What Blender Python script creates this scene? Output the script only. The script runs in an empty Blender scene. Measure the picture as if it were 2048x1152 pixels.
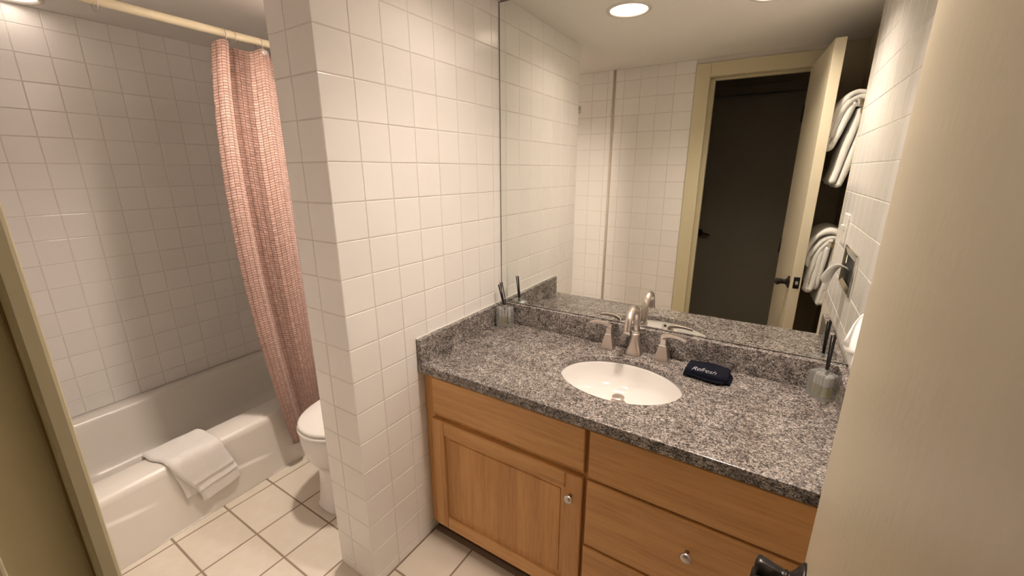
import bpy, bmesh, math, random
from mathutils import Vector, Matrix
random.seed(7)
S = bpy.context.scene
C = S.collection
PI = math.pi

# ------------------------------------------------------------------ camera
def camera():
    cd = bpy.data.cameras.new('camera'); co = bpy.data.objects.new('camera', cd); C.objects.link(co)
    yaw, pit, rol = [math.radians(a) for a in (32.533, 15.638, -0.1296)]
    f = Vector((-math.sin(yaw)*math.cos(pit), math.cos(yaw)*math.cos(pit), -math.sin(pit)))
    r = Vector((math.cos(yaw), math.sin(yaw), 0)); u = r.cross(f)
    r2 = r*math.cos(rol)+u*math.sin(rol); u2 = -r*math.sin(rol)+u*math.cos(rol)
    m = Matrix((r2, u2, -f)).transposed().to_4x4()
    m.translation = (1.0367, -1.5292, 1.4417)
    co.matrix_world = m
    cd.sensor_width = 36; cd.lens = 836.06*36/2048; cd.clip_start = 0.005; cd.clip_end = 50
    S.camera = co
camera()

# ------------------------------------------------------------------ world + exposure
w = bpy.data.worlds.new('world'); S.world = w; w.use_nodes = True
w.node_tree.nodes['Background'].inputs['Color'].default_value = (1.0, .86, .66, 1)
w.node_tree.nodes['Background'].inputs['Strength'].default_value = 0.02
S.view_settings.view_transform = 'Standard'; S.view_settings.look = 'None'
S.view_settings.exposure = 0.32; S.view_settings.gamma = 1.0
S.view_settings.use_curve_mapping = False
LAMP = (1.0, .85, .725)
LIGHTS = [  # x, y, radiance of the lamp face, its depth in the can, its radius, label
    (.375, -.434, 100, .045, .050, 'round recessed ceiling light above the left part of the vanity'),
    (.905, -.545, 490, .045, .050, 'round recessed ceiling light above the right part of the vanity'),
    (-.30, -.52, 620, .035, .050, 'round recessed ceiling light above the toilet'),
    (-1.600, -1.005, 5, .002, .075, 'round recessed ceiling light above the bathtub near the tiled wall')]
CEIL = 2.10
W = 1.275            # tiled right wall
RW = 1.325           # painted wall beyond it
YF = -1.483          # face of the tiled wall with the doorway
TP = 0.1095          # wall tile pitch

# ------------------------------------------------------------------ materials
def mat(name, col, rough=.5, metal=0, **k):
    m = bpy.data.materials.new(name); m.use_nodes = True
    b = m.node_tree.nodes['Principled BSDF']
    b.inputs['Base Color'].default_value = (*col, 1); b.inputs['Roughness'].default_value = rough
    b.inputs['Metallic'].default_value = metal
    for kk, v in k.items(): b.inputs[kk].default_value = v
    return m
def nt(m): return m.node_tree.nodes, m.node_tree.links, m.node_tree.nodes['Principled BSDF']
def coords(m, scale=(1,1,1), rot=(0,0,0), kind='Object'):
    n, l, b = nt(m)
    t = n.new('ShaderNodeTexCoord'); mp = n.new('ShaderNodeMapping')
    mp.inputs['Scale'].default_value = scale; mp.inputs['Rotation'].default_value = rot
    l.new(t.outputs[kind], mp.inputs['Vector']); return mp.outputs['Vector']
def noise(m, vec, scale, detail=3, rough=.5):
    n, l, b = nt(m); x = n.new('ShaderNodeTexNoise')
    x.inputs['Scale'].default_value = scale; x.inputs['Detail'].default_value = detail; x.inputs['Roughness'].default_value = rough
    l.new(vec, x.inputs['Vector']); return x.outputs['Fac']
def ramp(m, fac, stops, interp='LINEAR'):
    n, l, b = nt(m); r = n.new('ShaderNodeValToRGB'); r.color_ramp.interpolation = interp
    e = r.color_ramp.elements
    while len(e) < len(stops): e.new(.5)
    for i, (p, c) in enumerate(stops):
        e[i].position = p; e[i].color = (*c, 1) if len(c) == 3 else c
    l.new(fac, r.inputs['Fac']); return r.outputs['Color']
def mix(m, a, b_, fac, mode='MIX'):
    n, l, b = nt(m); x = n.new('ShaderNodeMix'); x.data_type = 'RGBA'; x.blend_type = mode
    for s, i in ((a, 6), (b_, 7)):
        if isinstance(s, tuple): x.inputs[i].default_value = (*s, 1)
        else: l.new(s, x.inputs[i])
    if isinstance(fac, float): x.inputs[0].default_value = fac
    else: l.new(fac, x.inputs[0])
    return x.outputs[2]
def bump(m, fac, strength, dist=.001):
    n, l, b = nt(m); x = n.new('ShaderNodeBump'); x.inputs['Strength'].default_value = strength
    x.inputs['Distance'].default_value = dist; l.new(fac, x.inputs['Height']); l.new(x.outputs['Normal'], b.inputs['Normal'])
def setcol(m, col): n, l, b = nt(m); l.new(col, b.inputs['Base Color'])

M = {}
def tile_mat(name, c0, c1, rough, wav):
    m = mat(name, c0, rough); n, l, b = nt(m)
    oi = n.new('ShaderNodeObjectInfo')
    setcol(m, ramp(m, oi.outputs['Random'], [(0, c0), (1, c1)]))
    v = coords(m); bump(m, noise(m, v, wav, 2), .12, .004)
    return m
M['tile'] = tile_mat('white_glazed_tile', (.84, .81, .78), (.87, .84, .81), .22, 9)
M['grout'] = mat('pale_grout', (.70, .645, .595), .9)
M['floor_grout'] = mat('brown_floor_grout', (.30, .235, .175), .9)
def floor_tile():
    m = tile_mat('cream_floor_tile', (.70, .63, .53), (.75, .68, .58), .38, 14)
    n, l, b = nt(m); v = coords(m)
    base = b.inputs['Base Color'].links[0].from_socket
    setcol(m, mix(m, base, (.80, .74, .66), ramp(m, noise(m, v, 18, 5), [(.45, (0,0,0)), (.75, (.6,.6,.6))])))
    return m
M['floor_tile'] = floor_tile()
def paint(name, col, rough, bs=.15, sc=160):
    m = mat(name, col, rough); v = coords(m); bump(m, noise(m, v, sc, 3), bs, .0015); return m
M['ceiling'] = paint('white_ceiling_paint', (.84, .80, .76), .8, .25, 90)
M['door_paint'] = paint('beige_door_paint', (.585, .52, .385), .42, .35, 60)
M['trim_paint'] = paint('cream_trim_paint', (.62, .55, .37), .45, .2, 40)
M['wall_paint'] = paint('tan_wall_paint', (.50, .43, .31), .7)
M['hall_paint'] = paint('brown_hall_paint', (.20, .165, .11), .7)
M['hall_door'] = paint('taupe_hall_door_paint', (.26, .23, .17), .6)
M['seam'] = mat('worn_paint_seam', (.34, .26, .15), .8)
M['dark_brown'] = mat('dark_bronze', (.018, .015, .013), .30, .6)
M['strip'] = mat('tan_corner_strip', (.62, .54, .45), .6)
def granite():
    m = mat('grey_granite', (.3,.27,.25), .22); n, l, b = nt(m)
    v = coords(m)
    vo = n.new('ShaderNodeTexVoronoi'); vo.inputs['Scale'].default_value = 330; vo.inputs['Randomness'].default_value = 1
    # warp the cells so specks are irregular
    nz = n.new('ShaderNodeTexNoise'); nz.inputs['Scale'].default_value = 200; nz.inputs['Detail'].default_value = 3
    l.new(v, nz.inputs['Vector'])
    va = n.new('ShaderNodeVectorMath'); va.operation = 'MULTIPLY_ADD'
    l.new(nz.outputs['Color'], va.inputs[0]); va.inputs[1].default_value = (.008, .008, .008); l.new(v, va.inputs[2])
    l.new(va.outputs[0], vo.inputs['Vector'])
    sep = n.new('ShaderNodeSeparateColor'); l.new(vo.outputs['Color'], sep.inputs[0])
    speck = ramp(m, sep.outputs[0], [(0, (.03,.026,.025)), (.16, (.085,.074,.070)), (.40, (.21,.185,.172)), (.70, (.36,.325,.305)), (1, (.60,.555,.52))])
    cloud = ramp(m, noise(m, v, 14, 4, .6), [(.30, (.50,.47,.45)), (.62, (1,1,1))])
    col = mix(m, speck, cloud, .8, 'MULTIPLY')
    blot = ramp(m, noise(m, v, 48, 4, .65), [(.36, (.35,.33,.32)), (.50, (1,1,1)), (.70, (1.25,1.2,1.15))])
    setcol(m, mix(m, col, blot, .75, 'MULTIPLY'))
    return m
M['granite'] = granite()
def wood(name, sc, rot=(0,0,0)):
    m = mat(name, (.6,.34,.15), .38); n, l, b = nt(m)
    v = coords(m, sc, rot)
    g = noise(m, v, 7, 6, .6)
    v2 = coords(m, tuple(s*.25 for s in sc), rot)
    g2 = noise(m, v2, 5, 2)
    c = ramp(m, g, [(.25, (.54,.28,.095)), (.5, (.65,.36,.135)), (.78, (.71,.415,.17))])
    c2 = ramp(m, g2, [(.3, (.86,.80,.74)), (.7, (1.06,1.04,1.0))])
    col = mix(m, c, c2, .9, 'MULTIPLY')
    if name.endswith('upright'):   # glued staves of slightly different tone
        sp = n.new('ShaderNodeSeparateXYZ'); tc = n.new('ShaderNodeTexCoord'); l.new(tc.outputs['Object'], sp.inputs[0])
        dv = n.new('ShaderNodeMath'); dv.operation = 'DIVIDE'; dv.inputs[1].default_value = .083; l.new(sp.outputs[0], dv.inputs[0])
        fo = n.new('ShaderNodeMath'); fo.operation = 'FLOOR'; l.new(dv.outputs[0], fo.inputs[0])
        wn = n.new('ShaderNodeTexWhiteNoise'); wn.noise_dimensions = '1D'; l.new(fo.outputs[0], wn.inputs['W'])
        col = mix(m, col, ramp(m, wn.outputs['Value'], [(0, (.84,.79,.74)), (1, (1.1,1.1,1.1))]), .8, 'MULTIPLY')
    # short dark flecks of the grain
    v3 = coords(m, tuple(s*1.0 for s in sc), rot)
    fl = ramp(m, noise(m, v3, 26, 2), [(.70, (1,1,1)), (.80, (.62,.52,.42))])
    setcol(m, mix(m, col, fl, .55, 'MULTIPLY')); bump(m, g, .05, .001)
    return m
M['wood_h'] = wood('maple_wood_across', (1.2, 14, 22))
M['wood_v'] = wood('maple_wood_upright', (18, 14, 1.2))
M['wood_dark'] = mat('maple_shadow_gap', (.10, .04, .015), .6)
M['nickel'] = mat('brushed_nickel', (.66, .585, .535), .34, 1)
M['chrome'] = mat('chrome', (.75, .73, .71), .10, 1)
M['mirror'] = mat('mirror_silver', (.885, .90, .855), .0, 1)
M['mirror_edge'] = mat('mirror_dark_edge', (.03, .03, .025), .4)
M['porcelain'] = mat('white_porcelain', (.79, .765, .74), .08)
M['tub'] = mat('almond_white_enamel', (.80, .765, .71), .28)
M['plastic'] = mat('white_plastic', (.82, .80, .76), .35)
M['rod'] = mat('cream_rod', (.74, .66, .47), .35)
M['black'] = mat('black_stick', (.012, .011, .010), .6)
M['hole'] = mat('dark_hole', (.01, .01, .01), .6)
M['lampcan'] = mat('white_lamp_reflector', (.85, .83, .80), .3, .2)
M['ring'] = mat('white_lamp_trim', (.72, .68, .62), .5)
M['tissue'] = mat('white_tissue', (.88, .87, .85), .9)
def terry(name, col):
    m = mat(name, col, .95); v = coords(m); bump(m, noise(m, v, 420, 2), .8, .003)
    b = nt(m)[2]; b.inputs['Sheen Weight'].default_value = .3; return m
M['terry'] = terry('white_terry', (.88, .86, .83))
M['navy'] = terry('navy_terry', (.006, .007, .014)); nt(M['navy'])[2].inputs['Sheen Weight'].default_value = 0; nt(M['navy'])[2].inputs['Specular IOR Level'].default_value = .15
M['silver_thread'] = mat('silver_thread', (.75, .76, .80), .35, .3)
M['glass'] = mat('clear_glass', (.97, .97, .95), .06, 0, **{"Transmission Weight": .84, 'IOR': 1.22, 'Specular IOR Level': .9})
M['flute'] = mat('fluted_glass', (.90, .90, .86), .25, 0, **{'Transmission Weight': .45, 'IOR': 1.2})
M['oil'] = mat('yellow_oil', (.86, .80, .42), .15, 0, **{'Transmission Weight': .72, 'IOR': 1.2})
def emis(name, col, s):
    m = mat(name, col, .5); b = nt(m)[2]
    b.inputs['Emission Color'].default_value = (*col, 1); b.inputs['Emission Strength'].default_value = s; return m
def curtain_mat():
    m = mat('pink_crinkle_cloth', (.66,.39,.32), .75); n, l, b = nt(m)
    uv = n.new('ShaderNodeTexCoord'); mp = n.new('ShaderNodeMapping'); l.new(uv.outputs['UV'], mp.inputs['Vector'])
    nz = n.new('ShaderNodeTexNoise'); nz.inputs['Scale'].default_value = 90; nz.inputs['Detail'].default_value = 2
    l.new(mp.outputs['Vector'], nz.inputs['Vector'])
    va = n.new('ShaderNodeVectorMath'); va.operation = 'MULTIPLY_ADD'
    l.new(nz.outputs['Color'], va.inputs[0]); va.inputs[1].default_value = (.004,.004,0); l.new(mp.outputs['Vector'], va.inputs[2])
    br = n.new('ShaderNodeTexBrick'); br.offset = 0; br.squash = 1
    br.inputs['Scale'].default_value = 1; br.inputs['Brick Width'].default_value = .020; br.inputs['Row Height'].default_value = .0105
    br.inputs['Mortar Size'].default_value = .0014; br.inputs['Mortar Smooth'].default_value = .6; br.inputs['Bias'].default_value = 0
    br.inputs['Color1'].default_value = (.49,.315,.26,1); br.inputs['Color2'].default_value = (.395,.245,.197,1); br.inputs['Mortar'].default_value = (.17,.085,.062,1)
    l.new(va.outputs[0], br.inputs['Vector'])
    setcol(m, br.outputs['Color'])
    inv = n.new('ShaderNodeMath'); inv.operation = 'SUBTRACT'; inv.inputs[0].default_value = 1; l.new(br.outputs['Fac'], inv.inputs[1])
    ad = n.new('ShaderNodeMath'); ad.operation = 'MULTIPLY_ADD'; l.new(nz.outputs['Fac'], ad.inputs[0]); ad.inputs[1].default_value = .9; l.new(inv.outputs[0], ad.inputs[2])
    bump(m, ad.outputs[0], .9, .0045)
    b.inputs['Sheen Weight'].default_value = .25
    return m
M['curtain'] = curtain_mat()
M['liner'] = mat('cream_liner', (.78, .70, .58), .5)
def brickwall():
    m = mat('unseen_tile_wall', (.84,.81,.78), .3); n, l, b = nt(m)
    return m
M['plainwall'] = brickwall()

# ------------------------------------------------------------------ helpers
def tag(o, label=None, cat=None, group=None, kind=None):
    if label: o['label'] = label
    if cat: o['category'] = cat
    if group: o['group'] = group
    if kind: o['kind'] = kind
    return o
def empty(name, loc=(0,0,0), rz=0):
    o = bpy.data.objects.new(name, None); C.objects.link(o); o.location = loc; o.rotation_euler.z = rz
    o.empty_display_size = .05; return o
def obj(name, bm, m, parent=None, smooth=False, bevel=0, solid=0, sub=0, segs=2, offset=-1):
    bmesh.ops.recalc_face_normals(bm, faces=bm.faces[:])
    me = bpy.data.meshes.new(name); bm.to_mesh(me); bm.free()
    me.materials.append(M[m] if isinstance(m, str) else m)
    if smooth: me.polygons.foreach_set('use_smooth', [True]*len(me.polygons))
    o = bpy.data.objects.new(name, me); C.objects.link(o)
    if parent: o.parent = parent
    if solid:
        s = o.modifiers.new('solid', 'SOLIDIFY'); s.thickness = solid; s.offset = offset
    if bevel:
        b = o.modifiers.new('bevel', 'BEVEL'); b.width = bevel; b.segments = segs; b.limit_method = 'ANGLE'; b.angle_limit = .7
        b.harden_normals = False
    if sub:
        s = o.modifiers.new('sub', 'SUBSURF'); s.levels = sub; s.render_levels = sub
    return o
def box(bm, x0, x1, y0, y1, z0, z1):
    v = [bm.verts.new((x, y, z)) for z in (z0, z1) for y in (y0, y1) for x in (x0, x1)]
    for f in ((0,2,3,1),(4,5,7,6),(0,1,5,4),(2,6,7,3),(0,4,6,2),(1,3,7,5)): bm.faces.new([v[i] for i in f])
    return v
def boxes(*bs):
    bm = bmesh.new()
    for b in bs: box(bm, *b)
    return bm
def loft(bm, rings, cap0=True, cap1=True, closed=True):
    R = [[bm.verts.new(p) for p in r] for r in rings]; n = len(R[0])
    for a, b in zip(R, R[1:]):
        for i in range(n if closed else n-1):
            j = (i+1) % n; bm.faces.new((a[i], a[j], b[j], b[i]))
    if cap0: bm.faces.new(R[0][::-1])
    if cap1: bm.faces.new(R[-1])
    return R
def circ(c, r, n=24, ax='z', ry=None):
    ry = r if ry is None else ry; out = []
    for i in range(n):
        a = 2*PI*i/n; p, q = r*math.cos(a), ry*math.sin(a)
        out.append((c[0]+p, c[1]+q, c[2]) if ax == 'z' else (c[0], c[1]+p, c[2]+q) if ax == 'x' else (c[0]+p, c[1], c[2]+q))
    return out
def lathe(bm, prof, c=(0,0,0), n=24, ax='z'):
    """prof: (radius, height along ax)"""
    k = 'xyz'.index(ax); rings = []
    for r, h in prof:
        cc = list(c); cc[k] += h; rings.append(circ(cc, max(r, 1e-4), n, ax))
    loft(bm, rings)
def tube(bm, pts, r, n=12, caps=True):
    pts = [Vector(p) for p in pts]; rings = []
    rs = r if isinstance(r, (list, tuple)) else [r]*len(pts)
    up = None
    for i, p in enumerate(pts):
        t = (pts[min(i+1, len(pts)-1)]-pts[max(i-1, 0)]).normalized()
        if up is None:
            up = Vector((0,0,1)) if abs(t.z) < .9 else Vector((1,0,0))
        a = t.cross(up).normalized(); b = a.cross(t).normalized(); up = b
        rings.append([tuple(p+a*rs[i]*math.cos(2*PI*j/n)+b*rs[i]*math.sin(2*PI*j/n)) for j in range(n)])
    loft(bm, rings, caps, caps)
def torus(bm, c, R, r, ax='y', n=24, k=8):
    rings = []
    for i in range(n):
        a = 2*PI*i/n; ring = []
        for j in range(k):
            b = 2*PI*j/k; q = R+r*math.cos(b); s = r*math.sin(b)
            ring.append((c[0]+q*math.cos(a), c[1]+s, c[2]+q*math.sin(a)) if ax == 'y' else
                        (c[0]+s, c[1]+q*math.cos(a), c[2]+q*math.sin(a)) if ax == 'x' else
                        (c[0]+q*math.cos(a), c[1]+q*math.sin(a), c[2]+s))
        rings.append(ring)
    rings.append(rings[0]); 
    V = [[bm.verts.new(p) for p in r] for r in rings[:-1]]
    for i in range(n):
        A, B = V[i], V[(i+1) % n]
        for j in range(k): bm.faces.new((A[j], A[(j+1) % k], B[(j+1) % k], B[j]))
def lerp(a, b, t): return a+(b-a)*t
def interp(tab, x):
    if x <= tab[0][0]: return tab[0][1]
    for (a, p), (b, q) in zip(tab, tab[1:]):
        if x <= b:
            t = (x-a)/(b-a); t = t*t*(3-2*t); return lerp(p, q, t)
    return tab[-1][1]

_tm = {}
def tile_mesh(w_, h, t, m, ins, rnd):
    key = (round(w_, 4), round(h, 4), m)
    if key in _tm: return _tm[key]
    bm = bmesh.new()
    def rect(i, z): return [(-w_/2+i, -h/2+i, z), (w_/2-i, -h/2+i, z), (w_/2-i, h/2-i, z), (-w_/2+i, h/2-i, z)]
    loft(bm, [rect(0, 0), rect(0, t-rnd), rect(ins*.35, t-rnd*.3), rect(ins, t)], False, True)
    me = bpy.data.meshes.new('tile'); bm.to_mesh(me); bm.free(); me.materials.append(M[m])
    _tm[key] = me; return me
def tiles(parent, org, u, v, n, uc, vc, m='tile', gap=.0022, t=.0065, proud=.0016, wob=.0022, skip=None, ins=.0022, rnd=.0016):
    """tiles between the cut lines uc (along u) and vc (along v) of a surface through org; the tile face stands at the surface, the grout `proud` behind it"""
    u, v, n, org = Vector(u), Vector(v), Vector(n), Vector(org)
    for a0, a1 in zip(uc, uc[1:]):
        for b0, b1 in zip(vc, vc[1:]):
            if a1-a0 < .012 or b1-b0 < .012: continue
            cu, cv = (a0+a1)/2, (b0+b1)/2
            if skip and skip(cu, cv): continue
            o = bpy.data.objects.new('tile', tile_mesh(a1-a0-gap, b1-b0-gap, t, m, ins, rnd)); C.objects.link(o)
            o.parent = parent
            R_ = Matrix((u, v, n)).transposed() @ Matrix.Rotation(random.uniform(-wob, wob), 3, 'X') @ Matrix.Rotation(random.uniform(-wob, wob), 3, 'Y')
            mm = R_.to_4x4(); mm.translation = org+u*cu+v*cv-n*t
            o.matrix_basis = mm
def tile_field(parent, org, u, v, n, uc, vc, m='tile', gap=.0022, t=.0065):
    """the tiles past the limit of single pieces: real tiles, joined into one part"""
    u, v, n, org = Vector(u), Vector(v), Vector(n), Vector(org); bm = bmesh.new()
    for a0, a1 in zip(uc, uc[1:]):
        for b0, b1 in zip(vc, vc[1:]):
            if a1-a0 < .012 or b1-b0 < .012: continue
            w_, h = a1-a0-gap, b1-b0-gap; c = org+u*(a0+a1)/2+v*(b0+b1)/2-n*t
            def rect(i, z): return [tuple(c+u*x+v*y+n*z) for x, y in ((-w_/2+i, -h/2+i), (w_/2-i, -h/2+i), (w_/2-i, h/2-i), (-w_/2+i, h/2-i))]
            loft(bm, [rect(0, 0), rect(0, t-.0016), rect(.0008, t-.0005), rect(.0022, t)], False, True)
    tag(obj('tile_field', bm, m, parent), kind='stuff')
def cuts(lo, hi, a, p=TP):
    k0 = math.ceil((lo+1e-4-a)/p); out = [lo]
    x = a+k0*p
    while x < hi-1e-4:
        out.append(x); x += p
    return out+[hi]

# ------------------------------------------------------------------ structure
ROWS_P = cuts(0, CEIL, 1.795)
ROWS_T = cuts(0, CEIL, 1.6964)

fl = obj('floor', boxes((-1.85, 1.45, -1.61, .1, -.12, -.002)), 'floor_grout')
tag(fl, 'cream tiled bathroom floor with brown grout lines', 'floor', kind='structure')
fx = [-.935, -.837, -.602, -.401, -.2, .0, .195, .402, .602, .802, 1.002, 1.202, RW-.002]
fy = [-1.60, -1.53, -1.33, -1.125, -.925, -.73, -.505, -.30, -.10, .02]
def fskip(x, y): return (-.19 < x < 0 and y > -.80) or (x > 0 and y > -.48)
tiles(fl, (0,0,0), (1,0,0), (0,1,0), (0,0,1), fx, fy, 'floor_tile', gap=.007, t=.006, proud=.002, wob=.002, skip=fskip, ins=.003, rnd=.0018)

def ceiling():
    bm = bmesh.new(); R_ = .078; n = 32
    # a slab underside cut into cells, each lamp cell carries a round hole
    xs = sorted({-1.85, 1.45} | {l[0]+s*.10 for l in LIGHTS for s in (-1, 1)})
    for i, (a, b) in enumerate(zip(xs, xs[1:])):
        L = [l for l in LIGHTS if abs((a+b)/2-l[0]) < .01]
        spans = [(-1.61, .1)] if not L else [(-1.61, L[0][1]-.10), (L[0][1]+.10, .1)]
        for y0, y1 in spans: box(bm, a, b, y0, y1, CEIL, CEIL+.03)
        for l in L:
            cx, cy = l[0], l[1]; top = []; bot = []
            for z in (CEIL, CEIL+.03):
                inn = []; out = []
                for k in range(n):
                    t = 2*PI*k/n; c, s = math.cos(t), math.sin(t); q = .10/max(abs(c), abs(s))
                    inn.append(bm.verts.new((cx+R_*c, cy+R_*s, z))); out.append(bm.verts.new((cx+q*c, cy+q*s, z)))
                for k in range(n):
                    j = (k+1) % n; bm.faces.new((inn[k], inn[j], out[j], out[k]))
                top.append(inn)
            for k in range(n):
                j = (k+1) % n; bm.faces.new((top[0][k], top[0][j], top[1][j], top[1][k]))
    box(bm, -1.85, 1.45, -1.61, .1, CEIL+.25, CEIL+.28)
    o = obj('ceiling', bm, 'ceiling'); tag(o, 'plain white painted bathroom ceiling', 'ceiling', kind='structure')
ceiling()

# back wall (behind mirror, toilet and tub)
o = obj('wall_back', boxes((-1.85, 1.45, .0216, .10, -.1, CEIL)), 'grout')
tile_field(o, (0,.020,0), (1,0,0), (0,0,1), (0,-1,0), cuts(-1.745, -.197, -.195), ROWS_P)
tag(o, 'white back wall behind mirror and toilet', 'wall', kind='structure')

# partition
pr = .0016
wp = obj('wall_partition', boxes((-.195+pr, -pr, -.8155+pr, .02, 0, CEIL)), 'grout')
tag(wp, 'white tiled wing wall between toilet and vanity', 'wall', kind='structure')
pc = [-.8155, -.7045]
while pc[-1]+TP < .02: pc.append(pc[-1]+TP)
pc.append(.02)
tiles(wp, (0,0,0), (0,1,0), (0,0,1), (1,0,0), pc, ROWS_P)
tiles(wp, (0,-.8155,0), (1,0,0), (0,0,1), (0,-1,0), [-.195, -.1125, 0], ROWS_P)
tile_field(wp, (-.195,0,0), (0,-1,0), (0,0,1), (-1,0,0), [-.02]+[.05+TP*i for i in range(7)]+[.8155], ROWS_P)

# tub-side wall: the bath alcove is slightly out of square
TUB = ((-.938, 0, 0), .05)
WX = -.812
wl = obj('wall_left', boxes((WX-.09, WX-pr, -1.60, .03, 0, CEIL+.0)), 'grout'); wl.location = TUB[0]; wl.rotation_euler.z = TUB[1]
tag(wl, 'white tiled wall along the far side of the bathtub', 'wall', kind='structure')
tiles(wl, (WX,0,0), (0,1,0), (0,0,1), (1,0,0), cuts(-1.53, .03, -1.0873), [r for r in ROWS_T if r > .33 or r == 0][0:0]+[.305]+[r for r in ROWS_T if r > .33])

# right wall: tiled up to the counter's end, painted beyond
wr = obj('wall_right', boxes((W+pr, 1.45, -.812, .03, 0, CEIL)), 'grout')
tag(wr, 'white tiled wall at the right end of the vanity', 'wall', kind='structure')
rc = [-.02]+[.0505+TP*i for i in range(7)]+[.812]
tiles(wr, (W,0,0), (0,-1,0), (0,0,1), (-1,0,0), rc, [.868]+[r for r in ROWS_P if r > .9],
      skip=lambda a, b: .165 < a < .47 and 1.03 < b < 1.17)
obj('edge_strip', boxes((W-.001, RW+.005, -.820, -.8105, 0, CEIL)), 'trim_paint', wr, bevel=.003)
o = obj('wall_right_painted', boxes((RW, 1.45, -1.61, -.812, 0, CEIL)), 'wall_paint')
tag(o, 'tan painted wall behind the open door where towels hang', 'wall', kind='structure')

# front wall with the doorway
OX0, OX1, OZ = .545, 1.145, 2.005
wf = obj('wall_front', boxes((-1.85, OX0, -1.60, YF-pr, 0, CEIL), (OX1, RW, -1.60, YF-pr, 0, CEIL), (OX0, OX1, -1.60, YF-pr, OZ, CEIL)), 'grout')
tag(wf, 'white tiled wall with the doorway, seen in the mirror', 'wall', kind='structure')
fcx = sorted([.04+TP*i for i in range(4)]+[-.075-TP*i for i in range(8)]+[-.018, -.038, .490])
# u runs along -x
uc = sorted(-x for x in fcx)
tiles(wf, (0,YF,0), (-1,0,0), (0,0,1), (0,1,0), uc, ROWS_T, skip=lambda a, b: -.04 < -a < -.016)
tile_field(wf, (0,YF,0), (-1,0,0), (0,0,1), (0,1,0), [.075+TP*7+TP*i for i in range(8)]+[1.70], ROWS_T)
obj('painted_panel', boxes((OX1+.07, RW, YF-.003, YF, 0, CEIL)), 'wall_paint', wf)
bm = bmesh.new(); tube(bm, [(-.028, YF, 0), (-.028, YF, CEIL)], .007, 10)
obj('corner_strip', bm, 'strip', wf, smooth=True)

# door casing, jamb, stop
t1 = empty('trim_1', (0,0,0)); tag(t1, 'cream painted door casing and jamb around the doorway', 'door frame', kind='structure')
obj('casing', boxes((.492, .576, YF-.001, YF+.013, 0, 2.072)), 'trim_paint', t1, bevel=.003)
obj('casing', boxes((1.135, 1.21, YF-.001, YF+.013, 0, 2.072)), 'trim_paint', t1, bevel=.003)
obj('head_casing', boxes((.576, 1.135, YF-.001, YF+.013, 1.992, 2.072)), 'trim_paint', t1, bevel=.003)
obj('jamb', boxes((.545, .560, -1.605, YF-.001, 0, 2.005)), 'trim_paint', t1)
obj('jamb', boxes((1.13, 1.145, -1.605, YF-.001, 0, 2.005)), 'trim_paint', t1)
obj('head_jamb', boxes((.560, 1.13, -1.605, YF-.001, 1.992, 2.005)), 'trim_paint', t1)
obj('door_stop', boxes((.560, .600, -1.565, -1.527, 0, 1.992)), 'trim_paint', t1, bevel=.002)
obj('door_stop', boxes((.600, 1.13, -1.565, -1.530, 1.980, 1.992)), 'trim_paint', t1, bevel=.002)
obj('strike_plate', boxes((.560, .5615, -1.519, -1.488, .87, .94)), 'dark_brown', t1)

bm = bmesh.new(); rr_ = random.Random(3); pp = [(.5606+rr_.uniform(-.0006, .0008), -1.4848, .02+i*.03) for i in range(66)]
tube(bm, pp, [rr_.uniform(.0008, .0026) for _ in pp], 6); obj('paint_seam', bm, 'seam', t1)

# open door
D0 = Vector((1.085, -1.478, 0)); D1 = Vector((1.140, -.885, 0)); DL = (D1-D0).length
da = math.atan2((D1-D0).y, (D1-D0).x)
d1 = empty('door_1', D0, da)
tag(d1, 'beige painted bathroom door standing open at the right edge', 'door', kind='structure')
obj('door_leaf', boxes((0, DL, -.043, 0, .008, 1.988)), 'door_paint', d1, bevel=.002)
obj('latch_plate', boxes((DL-.0005, DL+.0012, -.036, -.010, .876, .934)), 'dark_brown', d1)
bm = bmesh.new(); box(bm, DL, DL+.009, -.029, -.017, .897, .914); obj('latch_bolt', bm, 'nickel', d1, bevel=.002)
for s in (1, -1):
    y0 = 0 if s > 0 else -.043
    bm = bmesh.new()
    lathe(bm, [(.032, 0), (.032, s*.003), (.029, s*.005), (.019, s*.011), (.0125, s*.016), (.0115, s*.018), (.0130, s*.019), (.0130, s*.022), (.0115, s*.023), (.0128, s*.027), (.0155, s*.046), (.0163, s*.052), (.0150, s*.056), (.006, s*.058)], (DL-.062, y0, .893), 28, 'y')
    rosette = obj('rosette', bm, 'dark_brown', d1, smooth=True)
    bm = bmesh.new(); yy = y0+s*.049
    P = [(DL-.052, yy, 0.8840), (DL-.062, yy, 0.8840), (DL-.085, yy, 0.8820), (DL-.110, yy-s*.001, 0.8800), (DL-.135, yy-s*.004, 0.8780), (DL-.158, yy-s*.008, 0.8770), (DL-.163, yy-s*.009, 0.8768)]
    tube(bm, P, [.006, .0115, .0115, .0105, .0100, .0095, .004], 14)
    obj('lever', bm, 'dark_brown', d1, smooth=True)
for z in (.25, 1.0, 1.75):
    bm = bmesh.new(); tube(bm, [(-.001, .004, z-.045), (-.001, .004, z+.045)], .005, 10)
    obj('hinge', bm, 'dark_brown', d1, smooth=True)

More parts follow.
